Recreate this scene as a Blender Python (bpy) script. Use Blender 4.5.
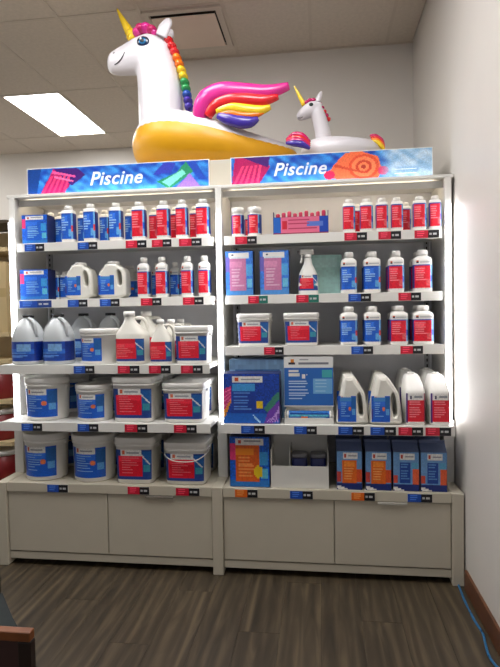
import bpy, bmesh, math, random
import numpy as np
from mathutils import Matrix, Vector
random.seed(7)
PI = math.pi
for o in list(bpy.data.objects): bpy.data.objects.remove(o)
scn = bpy.context.scene
COL = scn.collection

def lin(c):
    return tuple(((v/255)/12.92 if v/255 <= .04045 else (((v/255)+.055)/1.055)**2.4) for v in c)

# ------------------------------------------------------------------ camera, world, lights, exposure
cam_d = bpy.data.cameras.new('camera'); cam = bpy.data.objects.new('camera', cam_d); COL.objects.link(cam)
Rv = Vector((0.9914035, 0.1297710, -0.0166891)); Uv = Vector((0.0120375, 0.0365474, 0.9992594)); Fv = Vector((-0.1302848, 0.9908702, -0.0346711))
M = Matrix.Identity(4)
for i in range(3):
    M[i][0] = Rv[i]; M[i][1] = Uv[i]; M[i][2] = -Fv[i]
M.translation = Vector((0.5534, -2.9530, 1.3759))
cam.matrix_world = M
cam_d.sensor_fit = 'VERTICAL'; cam_d.sensor_height = 36; cam_d.lens = 36*540.0/667; cam_d.clip_start = .05
scn.camera = cam

world = bpy.data.worlds.new('world'); scn.world = world; world.use_nodes = True
bg = world.node_tree.nodes['Background']; bg.inputs[0].default_value = (*lin((236, 236, 240)), 1); bg.inputs[1].default_value = .22
scn.view_settings.view_transform = 'Standard'; scn.view_settings.look = 'None'
scn.view_settings.exposure = 0.78; scn.view_settings.gamma = 1.0; scn.view_settings.use_curve_mapping = False
LED_STRENGTH = 7.5
PANEL_STRENGTH = 9.0
SIGN_STRENGTH = 5.0
CANOPY_FILL_STRENGTH = 6.0

# ------------------------------------------------------------------ materials
MATS = {}
def mat(name, col, rough=.5, var=.06, scale=8, metal=0, emit=None, strength=0, trans=0, coat=0, spec=.5, bump=0, bscale=60):
    if name in MATS: return MATS[name]
    m = bpy.data.materials.new(name); m.use_nodes = True; nt = m.node_tree; b = nt.nodes['Principled BSDF']
    c = lin(col)
    tc = nt.nodes.new('ShaderNodeTexCoord'); nz = nt.nodes.new('ShaderNodeTexNoise'); nz.inputs['Scale'].default_value = scale; nz.inputs['Detail'].default_value = 4
    nt.links.new(tc.outputs['Object'], nz.inputs['Vector'])
    rp = nt.nodes.new('ShaderNodeValToRGB')
    rp.color_ramp.elements[0].position = .3; rp.color_ramp.elements[1].position = .7
    rp.color_ramp.elements[0].color = (*[v*(1-var) for v in c], 1); rp.color_ramp.elements[1].color = (*[min(1, v*(1+var)) for v in c], 1)
    nt.links.new(nz.outputs['Fac'], rp.inputs['Fac']); nt.links.new(rp.outputs['Color'], b.inputs['Base Color'])
    b.inputs['Roughness'].default_value = rough; b.inputs['Metallic'].default_value = metal
    b.inputs['Specular IOR Level'].default_value = spec
    b.inputs['Transmission Weight'].default_value = trans; b.inputs['Coat Weight'].default_value = coat
    if bump:
        n2 = nt.nodes.new('ShaderNodeTexNoise'); n2.inputs['Scale'].default_value = bscale; n2.inputs['Detail'].default_value = 6
        nt.links.new(tc.outputs['Object'], n2.inputs['Vector'])
        bp = nt.nodes.new('ShaderNodeBump'); bp.inputs['Strength'].default_value = bump; bp.inputs['Distance'].default_value = .004
        nt.links.new(n2.outputs['Fac'], bp.inputs['Height']); nt.links.new(bp.outputs['Normal'], b.inputs['Normal'])
    if emit:
        b.inputs['Emission Color'].default_value = (*lin(emit), 1); b.inputs['Emission Strength'].default_value = strength
    MATS[name] = m
    return m

def print_mat(name='print', rough=.32):
    if name in MATS: return MATS[name]
    m = bpy.data.materials.new(name); m.use_nodes = True; nt = m.node_tree; b = nt.nodes['Principled BSDF']
    a = nt.nodes.new('ShaderNodeAttribute'); a.attribute_name = 'ink'
    nt.links.new(a.outputs['Color'], b.inputs['Base Color']); b.inputs['Roughness'].default_value = rough
    MATS[name] = m
    return m

def plank_mat():
    m = bpy.data.materials.new('plank_wood'); m.use_nodes = True; nt = m.node_tree; b = nt.nodes['Principled BSDF']; L = nt.links.new
    tc = nt.nodes.new('ShaderNodeTexCoord'); oi = nt.nodes.new('ShaderNodeObjectInfo')
    mul = nt.nodes.new('ShaderNodeVectorMath'); mul.operation = 'SCALE'; mul.inputs[0].default_value = (13, 37, 5); L(oi.outputs['Random'], mul.inputs['Scale'])
    add = nt.nodes.new('ShaderNodeVectorMath'); L(tc.outputs['Object'], add.inputs[0]); L(mul.outputs[0], add.inputs[1])
    mp = nt.nodes.new('ShaderNodeMapping'); mp.inputs['Scale'].default_value = (10, .9, 1); L(add.outputs[0], mp.inputs['Vector'])
    n1 = nt.nodes.new('ShaderNodeTexNoise'); n1.inputs['Scale'].default_value = 2.2; n1.inputs['Detail'].default_value = 8; n1.inputs['Distortion'].default_value = 1.4; L(mp.outputs[0], n1.inputs['Vector'])
    wv = nt.nodes.new('ShaderNodeTexWave'); wv.bands_direction = 'X'; wv.inputs['Scale'].default_value = .55; wv.inputs['Distortion'].default_value = 9; wv.inputs['Detail'].default_value = 3; wv.inputs['Detail Scale'].default_value = 1.2; L(mp.outputs[0], wv.inputs['Vector'])
    mx = nt.nodes.new('ShaderNodeMix'); mx.data_type = 'FLOAT'; mx.inputs[0].default_value = .2; L(n1.outputs['Fac'], mx.inputs[2]); L(wv.outputs['Fac'], mx.inputs[3])
    rp = nt.nodes.new('ShaderNodeValToRGB'); e = rp.color_ramp.elements
    e[0].position = .22; e[0].color = (*lin((44, 36, 26)), 1); e[1].position = .8; e[1].color = (*lin((96, 82, 62)), 1)
    k = rp.color_ramp.elements.new(.5); k.color = (*lin((65, 55, 41)), 1)
    L(mx.outputs[0], rp.inputs['Fac'])
    hs = nt.nodes.new('ShaderNodeHueSaturation'); mr = nt.nodes.new('ShaderNodeMapRange'); mr.inputs['To Min'].default_value = .88; mr.inputs['To Max'].default_value = 1.12
    L(oi.outputs['Random'], mr.inputs['Value']); L(mr.outputs[0], hs.inputs['Value']); L(rp.outputs['Color'], hs.inputs['Color'])
    L(hs.outputs[0], b.inputs['Base Color']); b.inputs['Roughness'].default_value = .48
    bp = nt.nodes.new('ShaderNodeBump'); bp.inputs['Strength'].default_value = .15; bp.inputs['Distance'].default_value = .002; L(n1.outputs['Fac'], bp.inputs['Height']); L(bp.outputs[0], b.inputs['Normal'])
    MATS['plank'] = m
    return m

WALL = mat('wall_paint', (216, 211, 204), .42, .02, 3, bump=.04)
CEIL = mat('ceiling_tile_fibre', (214, 203, 190), .95, .05, 40, bump=.35, bscale=220)
TEE = mat('ceiling_grid_metal', (206, 194, 180), .5, .02)
SHELF = mat('shelf_white_steel', (226, 224, 218), .38, .02)
BACKP = mat('back_panel_grey', (226, 226, 230), .5, .03)
BASEM = mat('cabinet_cream_laminate', (196, 188, 170), .42, .02)
PLAST = mat('white_plastic', (240, 238, 233), .36, .02)
NATUR = mat('natural_hdpe', (234, 231, 221), .42, .03, trans=.05)
CLEARJ = mat('frosted_jug_plastic', (218, 222, 224), .34, .03, trans=.25)
BLACK = mat('black_plastic', (18, 18, 20), .4)
GREY = mat('grey_plastic', (120, 120, 126), .45)
NAVY = mat('navy_card', (20, 30, 84), .4, .1)
CARDW = mat('white_card', (222, 220, 214), .6, .02)
LEDM = mat('led_diffuser', (250, 250, 252), .4, 0, emit=(250, 250, 255), strength=LED_STRENGTH)
PANELM = mat('light_panel_diffuser', (250, 250, 250), .5, 0, emit=(252, 251, 250), strength=PANEL_STRENGTH)
SIGNLED = mat('sign_led_bar', (250, 250, 255), .4, 0, emit=(225, 238, 255), strength=SIGN_STRENGTH)
CANFILL = mat('added_fill_bar', (250, 246, 236), .4, 0, emit=(255, 238, 214), strength=CANOPY_FILL_STRENGTH)
VINYL = mat('white_vinyl', (210, 206, 211), .34, .02, coat=.1)
YELLOW = mat('yellow_vinyl', (210, 152, 6), .4, .03, coat=.05)
PINK = mat('pink_vinyl', (214, 46, 140), .25, .04, coat=.3)
MAG = mat('magenta_vinyl', (190, 24, 96), .25, .04, coat=.3)
REDV = mat('red_vinyl', (214, 34, 40), .25, .04, coat=.3)
ORAV = mat('orange_vinyl', (240, 120, 20), .25, .04, coat=.3)
YELV = mat('lemon_vinyl', (238, 200, 40), .25, .04, coat=.3)
GREV = mat('green_vinyl', (40, 150, 80), .25, .04, coat=.3)
BLUV = mat('blue_vinyl', (30, 80, 170), .25, .04, coat=.3)
PURV = mat('purple_vinyl', (62, 44, 150), .25, .04, coat=.3)
BROWN = mat('baseboard_wood', (96, 58, 34), .4, .2, 12)
CHAIRW = mat('chair_walnut', (132, 76, 38), .35, .2, 14)
CHAIRD = mat('chair_dark_edge', (38, 24, 20), .35, .2, 14)
TEALF = mat('chair_teal_fabric', (34, 40, 40), .9, .1, 90)
CABLE = mat('blue_cable_jacket', (40, 104, 150), .4)
INK = print_mat(); INKG = print_mat('sign_print', .28)
PLANK = plank_mat()

# ------------------------------------------------------------------ object helpers
def link(name, me, m, parent=None, loc=(0, 0, 0), smooth=False):
    o = bpy.data.objects.new(name, me); COL.objects.link(o)
    if m is not None:
        for k in (m if isinstance(m, (list, tuple)) else [m]): me.materials.append(k)
    if smooth:
        for p in me.polygons: p.use_smooth = True
    o.parent = parent; o.location = loc
    return o
def from_bm(name, bm, m, parent=None, loc=(0, 0, 0), smooth=False):
    bmesh.ops.recalc_face_normals(bm, faces=bm.faces[:])
    me = bpy.data.meshes.new(name); bm.to_mesh(me); bm.free()
    return link(name, me, m, parent, loc, smooth)
def tag(o, label, cat, group=None):
    o['label'] = label; o['category'] = cat
    if group: o['group'] = group
    return o
def thing(name, label, cat, loc=(0, 0, 0), rz=0, group=None):
    o = bpy.data.objects.new(name, None); COL.objects.link(o); o.location = loc; o.rotation_euler = (0, 0, rz); o.empty_display_size = .05
    return tag(o, label, cat, group)
def struct(o):
    o['kind'] = 'structure'; return o
def abox(bm, x0, x1, y0, y1, z0, z1, bev=0):
    vs = [bm.verts.new((x, y, z)) for z in (z0, z1) for y in (y0, y1) for x in (x0, x1)]
    fs = [bm.faces.new([vs[i] for i in q]) for q in ((0, 2, 3, 1), (4, 5, 7, 6), (0, 1, 5, 4), (2, 6, 7, 3), (0, 4, 6, 2), (1, 3, 7, 5))]
    if bev:
        es = list({e for f in fs for e in f.edges}); bmesh.ops.bevel(bm, geom=es, offset=bev, segments=2, affect='EDGES', profile=.5)
def box(name, x0, x1, y0, y1, z0, z1, m, parent=None, bev=0, loc=(0, 0, 0)):
    bm = bmesh.new(); abox(bm, x0, x1, y0, y1, z0, z1, bev)
    return from_bm(name, bm, m, parent, loc)
def ring_pts(hw, hd, n=2.0, N=40, xo=0, yo=0):
    out = []
    for i in range(N):
        t = 2*PI*i/N; c, s = math.cos(t), math.sin(t)
        out.append((xo+hw*math.copysign(abs(c)**(2/n), c), yo+hd*math.copysign(abs(s)**(2/n), s)))
    return out
def loft(bm, secs, N=40, cap0=True, cap1=True):
    """secs: (z, half width, half depth, exponent, x offset, y offset)"""
    rings = []
    for s in secs:
        z, hw, hd, n = s[:4]; xo = s[4] if len(s) > 4 else 0; yo = s[5] if len(s) > 5 else 0
        rings.append([bm.verts.new((x, y, z)) for x, y in ring_pts(hw, hd, n, N, xo, yo)])
    for a, b in zip(rings, rings[1:]):
        for i in range(N): bm.faces.new((a[i], a[(i+1) % N], b[(i+1) % N], b[i]))
    if cap0: bm.faces.new(rings[0][::-1])
    if cap1: bm.faces.new(rings[-1])
def path_tube(bm, pts, rad, N=12, flat=1.0, sub=4, cap=True):
    """smooth tube through pts; rad a number or one per point; flat scales the Y radius"""
    P = [Vector(p) for p in pts]; n = len(P)
    R = [rad]*n if isinstance(rad, (int, float)) else list(rad)
    Q, S = [], []
    for i in range(n-1):
        p0, p1, p2, p3 = P[max(i-1, 0)], P[i], P[i+1], P[min(i+2, n-1)]
        for k in range(sub):
            t = k/sub; t2 = t*t; t3 = t2*t
            Q.append(.5*((2*p1)+(p2-p0)*t+(2*p0-5*p1+4*p2-p3)*t2+(3*p1-p0-3*p2+p3)*t3)); S.append(R[i]+(R[i+1]-R[i])*t)
    Q.append(P[-1]); S.append(R[-1])
    rings = []; up = Vector((0, 1, 0))
    for i, q in enumerate(Q):
        T = (Q[min(i+1, len(Q)-1)]-Q[max(i-1, 0)]).normalized()
        a = up-T*up.dot(T)
        if a.length < 1e-3: a = Vector((0, 0, 1))-T*T.z
        a.normalize(); b = T.cross(a)
        rings.append([bm.verts.new(q+(a*flat*math.cos(2*PI*k/N)+b*math.sin(2*PI*k/N))*max(S[i], .0004)) for k in range(N)])
    for a, b in zip(rings, rings[1:]):
        for i in range(N): bm.faces.new((a[i], a[(i+1) % N], b[(i+1) % N], b[i]))
    if cap: bm.faces.new(rings[0][::-1]); bm.faces.new(rings[-1])
def tube(name, pts, rad, m, parent=None, **k):
    bm = bmesh.new(); path_tube(bm, pts, rad, **k); return from_bm(name, bm, m, parent, smooth=True)
def lofted(name, secs, m, parent=None, N=40, loc=(0, 0, 0), smooth=True):
    bm = bmesh.new(); loft(bm, secs, N)
    o = from_bm(name, bm, m, parent, loc, smooth)
    if smooth:
        for p in o.data.polygons:
            if len(p.vertices) > 4: p.use_smooth = False
    return o

# ------------------------------------------------------------------ print canvases (flat ink on labels)
W_ = (226, 224, 220); BL = (26, 92, 200); DB = (16, 42, 124); LB = (96, 164, 222); RD = (222, 24, 48); DR = (160, 16, 40); OR = (226, 104, 28); TL = (70, 170, 178); YE = (232, 196, 30); GR = (150, 152, 158); PK = (226, 60, 120)
class Canvas:
    def __init__(s, w, h, c): s.w, s.h = w, h; s.a = np.zeros((h, w, 3)); s.a[:] = c
    def rect(s, x0, y0, x1, y1, c):           # fractions, y up
        s.a[int(round(y0*s.h)):max(int(round(y1*s.h)), int(round(y0*s.h))+1), int(round(x0*s.w)):max(int(round(x1*s.w)), int(round(x0*s.w))+1)] = c; return s
    def poly(s, pts, c):
        for j in range(s.h):
            for i in range(s.w):
                x, y = (i+.5)/s.w, (j+.5)/s.h; ins = False
                for (xa, ya), (xb, yb) in zip(pts, pts[1:]+pts[:1]):
                    if (ya > y) != (yb > y) and x < (xb-xa)*(y-ya)/(yb-ya)+xa: ins = not ins
                if ins: s.a[j, i] = c
        return s
    def disc(s, x, y, r, c, asp=1):
        for j in range(s.h):
            for i in range(s.w):
                if ((i+.5)/s.w-x)**2+(((j+.5)/s.h-y)*asp)**2 < r*r: s.a[j, i] = c
        return s
    def lines(s, x0, x1, y0, y1, n, c, amp=.3, seed=1):
        rg = random.Random(seed)
        for k in range(n):
            y = y1-(y1-y0)*(k+.5)/n; s.rect(x0, y, x0+(x1-x0)*(1-amp*rg.random()), y+.5/s.h, c)
        return s
    def speckle(s, amt, seed=3):
        rg = np.random.RandomState(seed); s.a = np.clip(s.a*(1+amt*(rg.rand(s.h, s.w, 1)-.5)), 0, 255); return s
def ink(me, colors):                          # one colour per face
    at = me.color_attributes.new('ink', 'FLOAT_COLOR', 'CORNER')
    buf = np.ones((len(me.loops), 4), dtype=np.float32)
    c = np.asarray(colors, dtype=float)/255.0
    c = np.where(c <= .04045, c/12.92, ((c+.055)/1.055)**2.4)
    k = 0
    for p in me.polygons:
        n = p.loop_total; buf[p.loop_start:p.loop_start+n, :3] = c[p.index]
    at.data.foreach_set('color', buf.ravel())
def flat_print(name, cv, x0, x1, z0, z1, y, parent, m=INK, tilt=0, loc=(0, 0, 0)):
    w, h = cv.w, cv.h; vs, fs = [], []
    for j in range(h+1):
        for i in range(w+1): vs.append((x0+(x1-x0)*i/w, y+tilt*j/h, z0+(z1-z0)*j/h))
    for j in range(h):
        for i in range(w): a = j*(w+1)+i; fs.append((a, a+1, a+w+2, a+w+1))
    me = bpy.data.meshes.new(name); me.from_pydata(vs, [], fs); me.update(); ink(me, cv.a.reshape(-1, 3))
    return link(name, me, m, parent, loc)
def wrap_print(name, cv, secs, parent, t0=-170, t1=-10, off=.0012, m=INK):
    """label hugging a loft between the heights of secs[0] and secs[-1]; t in degrees, front is -90"""
    w, h = cv.w, cv.h; rows = []
    zs = [s[0] for s in secs]
    for j in range(h+1):
        z = zs[0]+(zs[-1]-zs[0])*j/h
        vals = [np.interp(z, zs, [s[k] if len(s) > k else 0 for s in secs]) for k in range(1, 6)]
        hw, hd, n, xo, yo = vals; hw += off; hd += off
        pts = []
        for q in range(161):
            t = math.radians(t0+(t1-t0)*q/160); c, s_ = math.cos(t), math.sin(t)
            pts.append((xo+hw*math.copysign(abs(c)**(2/n), c), yo+hd*math.copysign(abs(s_)**(2/n), s_)))
        pts = np.array(pts); L = np.concatenate([[0], np.cumsum(np.hypot(*np.diff(pts, axis=0).T))]); g = np.linspace(0, L[-1], w+1)
        rows.append([(np.interp(a, L, pts[:, 0]), np.interp(a, L, pts[:, 1]), z) for a in g])
    vs = [v for r in rows for v in r]
    fs = [(j*(w+1)+i, j*(w+1)+i+1, (j+1)*(w+1)+i+1, (j+1)*(w+1)+i) for j in range(h) for i in range(w)]
    me = bpy.data.meshes.new(name); me.from_pydata(vs, [], fs); me.update(); ink(me, cv.a.reshape(-1, 3))
    return link(name, me, m, parent, smooth=True)

def c_bottle(main, light, seed=1):
    c = Canvas(30, 22, (26, 74, 170))
    c.rect(0, 0, .2, 1, DB).rect(.72, 0, 1, 1, DB).rect(.655, 0, .72, 1, (110, 170, 220))
    c.rect(.26, .05, .65, .95, main); c.rect(.28, .62, .55, .9, tuple(min(255, v+26) for v in main))
    c.lines(.3, .58, .3, .86, 6, light, .5, seed); c.rect(.56, .12, .65, .4, LB if main != RD else (226, 90, 96)).rect(0, 0, 1, .05, W_)
    c.rect(.66, .3, .72, .55, (214, 70, 60) if main != RD else BL)
    return c.speckle(.12, seed)
def c_logo(w=16, h=5):
    c = Canvas(w, h, W_); c.rect(.1, .2, .24, .6, (40, 40, 60)).rect(.12, .55, .24, .95, (214, 90, 40)); c.rect(.34, .3, .85, .6, GR); return c
def c_pail(main, tone, seed=1, spot=True):
    c = Canvas(44, 38, BL if main != RD else (34, 66, 140))
    c.rect(.15, .8, .72, 1, W_).rect(.2, .84, .28, .97, (214, 100, 60)).rect(.32, .88, .66, .93, GR)
    c.rect(.1, .1, .75, .8, main); c.rect(.12, .6, .72, .78, tuple(min(255, v+22) for v in main)); c.lines(.18, .66, .18, .76, 7, tone, .6, seed)
    c.rect(.76, .5, 1, .95, (30, 96, 170)).rect(.78, .25, .96, .5, LB if main != RD else (60, 150, 170))
    if main != RD:
        c.disc(.66, .5, .075, (228, 122, 72), .86).rect(0, .1, .1, .5, (60, 60, 150))
    else:
        c.poly([(.66, .9), (.695, .9), (.97, .52), (.93, .5)], W_)
    return c.speckle(.12, seed)
def c_band(seed=1):
    c = Canvas(36, 16, (22, 66, 158)); c.rect(.05, .35, .95, .62, (40, 104, 200)).rect(0, 0, .3, .3, (16, 46, 130)); c.rect(.42, .5, .66, .85, (120, 166, 214)); c.rect(.72, .0, 1, 1, DB); c.lines(.1, .64, .1, .45, 3, (90, 140, 214), .5, seed)
    return c.speckle(.15, seed)
def c_box(main, tone, seed=1, art=PK, logo=True):
    c = Canvas(28, 30, BL).speckle(.3, seed)
    c.rect(0, .0, 1, .12, (46, 120, 200)); c.rect(.0, .55, .14, .85, art)
    c.rect(.14, .1, .74, .82, main); c.lines(.2, .68, .18, .6, 7, tone, .5, seed); c.rect(.16, .64, .62, .78, tuple(min(255, v+24) for v in main))
    c.rect(.16, .84, .84, .97, W_)
    c.rect(.22, .87, .3, .94, (200, 70, 50)).rect(.36, .89, .78, .93, GR)
    c.rect(.76, .42, .98, .7, (60, 150, 214)).rect(.78, .16, .96, .38, (94, 186, 214))
    return c.speckle(.1, seed+3)

# ================================================================== THE ROOM
RX, BY, CZ, FY = 1.255, 1.245, 3.37, 3.25
LX, NY = -4.6, -4.4
WX = -0.605       # left end of the wall behind the display
struct(box('floor', LX, RX, NY, FY, -.06, -.006, mat('subfloor_dark', (40, 34, 30), .8)))
floor = bpy.data.objects['floor']
PW, PLN = .178, 1.22
pm = bpy.data.meshes.new('plank')
bm = bmesh.new(); abox(bm, -PW/2+.0004, PW/2-.0004, -PLN/2+.0004, PLN/2-.0004, -.006, 0, .0005); bmesh.ops.recalc_face_normals(bm, faces=bm.faces[:]); bm.to_mesh(pm); bm.free(); pm.materials.append(PLANK)
i = 0; x = RX-PW/2-.004; npl = 0
while x > -3.2:
    y = -3.3-PLN*((i*.37) % 1)
    while y < 1.3:
        o = bpy.data.objects.new('plank', pm); COL.objects.link(o); o.parent = floor; o.location = (x, y+PLN/2, 0); npl += 1; y += PLN
    x -= PW; i += 1
# walls
struct(box('wall_right', RX, RX+.1, NY, BY, 0, CZ+.05, WALL))
struct(box('wall_back', WX, RX+.1, BY, BY+.1, 0, CZ+.05, WALL))
struct(box('wall_return', WX, WX+.1, BY+.1, FY, 0, CZ+.05, WALL))
struct(box('wall_far', LX, WX+.1, FY, FY+.1, 0, CZ+.05, WALL))
struct(box('wall_left', LX-.1, LX, NY, FY, 0, CZ+.05, WALL))
struct(box('baseboard_right', RX-.014, RX, NY, -.215, 0, .1, BROWN, bev=.003))
# ceiling: slab, tiles and grid bars
ceil = struct(box('ceiling', LX-.1, RX+.1, NY, FY+.1, CZ+.03, CZ+.1, mat('plenum_dark', (60, 56, 50), .9)))
TX, TY = .555, 1.11
xs = [LX]+[1.06-TX*k for k in range(11, -1, -1) if 1.06-TX*k > LX+.05]+[RX]
ys = [NY]+[.52+TY*k for k in range(-4, 3)]+[FY]
LIGHTS = [(-1.715, 1.63, 1.11), (-.05, -.59, .555), (-1.16, -.59, .555), (-.605, -1.70, 1.11), (.505, -1.70, 1.11), (-3.38, -.59, 1.11), (-3.935, 1.63, 1.11)]   # right edge x, front edge y, length; near unseen ones added to light the display
def cell_light(xr, y0): return sum(l for a, b, l in LIGHTS if abs(a-xr) < .02 and abs(b-y0) < .02)
for a, b in zip(xs, xs[1:]):
    for c, d in zip(ys, ys[1:]):
        if a > WX-.05 and c > BY-.05: continue
        d2 = min(d, BY) if a > WX-.05 else d
        if cell_light(b, c) > 1: continue
        if cell_light(b, c): c2 = c+.565; box('grid_bar', a+.011, b-.011, c+.544, c+.566, CZ+.0005, CZ+.0195, TEE, ceil)
        elif abs(b+.05) < .02 and abs(c-.52) < .02: c2 = 1.09   # the air diffuser fills the first half of this cell
        else: c2 = c
        if d2-c2 < .03: continue
        box('ceiling_tile', a+.006, b-.006, c2+.006, d2-.006, CZ+.004, CZ+.018, CEIL, ceil)
for a in xs[1:-1]:
    box('grid_bar', a-.011, a+.011, NY, BY if a > WX-.05 else FY, CZ, CZ+.02, TEE, ceil)
for c in ys[1:-1]:
    box('grid_bar', LX, WX if c > BY else RX, c-.011, c+.011, CZ+.0005, CZ+.0195, TEE, ceil)
box('grid_bar', -.605+.011, -.05-.011, 1.085-.01, 1.085+.01, CZ+.0005, CZ+.0195, TEE, ceil)
box('wall_angle', WX, RX, BY-.02, BY, CZ-.002, CZ+.001, TEE, ceil)
# recessed light panels
LLAB = ['glowing white rectangular ceiling light panel left of the large unicorn', 'added unseen ceiling light panel above the front of the right bay', 'added unseen ceiling light panel above the front of the left bay', 'added unseen ceiling light panel over the aisle left of the viewpoint', 'added unseen ceiling light panel over the aisle right above the viewpoint', 'ceiling light panel over the open floor far left of the display', 'ceiling light panel near the far left corner']
for (xr, y0, TL_), lb in zip(LIGHTS, LLAB):
    t = thing('ceiling_light', lb, 'ceiling light', (xr-TX/2, y0+TL_/2, CZ), group='recessed ceiling light panels')
    box('diffuser', -TX/2+.02, TX/2-.02, -TL_/2+.02, TL_/2-.02, .001, .006, PANELM, t)
    bm = bmesh.new()
    abox(bm, -TX/2+.008, -TX/2+.02, -TL_/2+.008, TL_/2-.008, -.003, .012); abox(bm, TX/2-.02, TX/2-.008, -TL_/2+.008, TL_/2-.008, -.003, .012)
    abox(bm, -TX/2+.02, TX/2-.02, -TL_/2+.008, -TL_/2+.02, -.003, .012); abox(bm, -TX/2+.02, TX/2-.02, TL_/2-.02, TL_/2-.008, -.003, .012)
    from_bm('frame', bm, TEE, t)
# square air diffuser in the ceiling
t = thing('air_diffuser', 'square flat-plate air diffuser in the ceiling behind the large unicorn', 'air vent', (-.3275, .80, CZ))
bm = bmesh.new()
for x0, x1, y0, y1 in ((-.265, -.225, -.265, .265), (.225, .265, -.265, .265), (-.225, .225, -.265, -.225), (-.225, .225, .225, .265)): abox(bm, x0, x1, y0, y1, -.012, .012)
from_bm('frame', bm, TEE, t)
box('throat', -.225, .225, -.225, .225, .006, .014, mat('vent_dark', (52, 42, 34), .8), t)
box('plate', -.216, .216, -.205, .216, -.024, -.016, mat('vent_plate', (228, 208, 192), .6, .02), t, .002)
for sx in (-1, 1):
    for sy in (-1, 1): box('hanger', sx*.12-.006, sx*.12+.006, sy*.12-.006, sy*.12+.006, -.017, .008, TEE, t)

# ================================================================== THE DISPLAY UNIT
unit = thing('display_shelving', 'white two-bay illuminated shelving unit full of pool products', 'shelf', (0, 0, 0))
PX = (-1.22, 0, 1.22); BACK = .36
for px in PX:
    box('upright', px-.017, px+.017, 0, .05, .80, 2.075, SHELF, unit, .002)
    box('upright_base', px-.027, px+.027, 0, .05, .4685, .7995, SHELF, unit, .002)
    led = tube('led_tube', [(px, -.0145, .80), (px, -.0145, 1.93)], .0105, LEDM, unit, N=16, flat=1.2, sub=1)
    led['label'] = 'glowing white led strip'
    box('side_panel', px-.012, px+.012, .05, BACK if px == 0 else .85, .466, 2.075, SHELF, unit)
    foot = box('foot_post', px-.028, px+.028, -.188, .02, 0.001, .468, BASEM, unit, .003)
for s in (-1, 1):
    box('back_panel', s*.61-.596, s*.61+.596, BACK, BACK+.02, .466, 2.075, BACKP, unit)
    for sx in (-1, 1):     # slotted standards on the back panel
        st = box('slotted_standard', s*.61+sx*.565-.014, s*.61+sx*.565+.014, BACK-.012, BACK, .47, 1.99, mat('standard_grey', (176, 176, 180), .4), unit)
        bm = bmesh.new()
        for k in range(44): abox(bm, s*.61+sx*.565-.004, s*.61+sx*.565+.004, BACK-.0135, BACK-.011, .52+k*.033, .538+k*.033)
        from_bm('slots', bm, BLACK, st)
    box('valance', s*.61-.596, s*.61+.596, .055, .068, 2.035, 2.072, SHELF, unit)
    box('added_fill_bar', s*.61-.56, s*.61+.56, .085, .10, 2.066, 2.0745, CANFILL, unit)  # added hidden fill light, brightens the back panel behind the top shelf
box('top_ledge', -1.248, 1.248, 0, .86, 2.0755, 2.092, SHELF, unit, .002)
box('canopy', -1.158, 1.158, .08, .84, 2.0925, 2.253, BASEM, unit, .004)
box('rear_panel', -1.2, 1.2, .83, .85, .01, 2.07, BASEM, unit)
# tags -----------------------------------------------------------------
TAGB, TAGR, TAGO, TAGG = (24, 74, 170), (200, 24, 52), (226, 104, 26), (30, 110, 96)
def c_tag(c1, c2=(16, 16, 22)):
    c = Canvas(20, 8, c1); c.rect(.55, 0, 1, 1, c2); c.lines(.08, .46, .1, .95, 3, tuple(min(255, v+60) for v in c1), .3, 5); c.rect(.6, .35, .7, .65, (190, 190, 190)).rect(.74, .35, .92, .65, (200, 200, 200)); return c
def shelf(x0, x1, yf, ztop, tags, lipz=.048, board=True, m=SHELF):
    s = box('shelf', x0, x1, yf+.004, BACK-.013, ztop-.024, ztop, m, unit, .0015)
    r = box('price_rail', x0, x1, yf-.004, yf+.0035, ztop-lipz, ztop+.001, m, s, .001)
    for k in tags:
        X, w, c1 = k[:3]; c2 = k[3] if len(k) > 3 else (16, 16, 22); dz = k[4] if len(k) > 4 else 0
        bm = bmesh.new(); abox(bm, X-w/2, X+w/2, yf-.0068, yf-.0042, ztop-.046+dz, ztop-.004+dz); hb = from_bm('price_tag', bm, CARDW, s)
        # the printed face is part of the tag mesh: join as a second island
        pr = flat_print('tmp', c_tag(c1, c2), X-w/2+.001, X+w/2-.001, ztop-.0455+dz, ztop-.0045+dz, yf-.0072, None)
        bm2 = bmesh.new(); bm2.from_mesh(pr.data); lay = bm2.loops.layers.float_color['ink'] if 'ink' in bm2.loops.layers.float_color else None
        for f in bm2.faces: f.material_index = 1
        n0 = len(bm2.faces)
        vsx = [bm2.verts.new(v.co) for v in hb.data.vertices]
        for p in hb.data.polygons: bm2.faces.new([vsx[q] for q in p.vertices])
        bm2.to_mesh(hb.data); bm2.free(); hb.data.materials.append(INK)
        bpy.data.objects.remove(pr)
    return s
e = .032
shelf(-1.22+e, -e, .0, 1.809, [(-1.081, .123, TAGB), (-.759, .12, TAGB), (-.472, .123, TAGR), (-.324, .115, TAGR), (-.16, .131, TAGR)])
shelf(e, 1.22-e, .0, 1.809, [(.152, .122, TAGR), (.743, .121, TAGR), (.92, .119, TAGR), (1.11, .127, TAGR)])
shelf(-1.22+e, -e, .0, 1.483, [(-1.085, .20, TAGB, (30, 60, 130)), (-.828, .121, TAGB), (-.636, .119, TAGB), (-.392, .122, TAGR), (-.15, .12, TAGR)])
shelf(e, 1.22-e, .0, 1.483, [(.213, .111, TAGR, TAGG), (.483, .124, TAGR, TAGG), (.761, .121, TAGB), (1.021, .118, TAGR)])
shelf(-1.207, -.026, -.19, 1.12, [(-.713, .119, TAGB), (-.464, .122, TAGR), (-.293, .12, TAGR), (-.12, .118, TAGR)])
shelf(e, 1.22-e, -.034, 1.203, [(.299, .109, TAGR), (.769, .115, TAGB), (1.024, .117, TAGR)])
shelf(-1.207, -.026, -.2, .808, [(-1.017, .122, TAGB), (-.695, .119, TAGB), (-.427, .127, TAGR), (-.159, .124, TAGR)])
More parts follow.
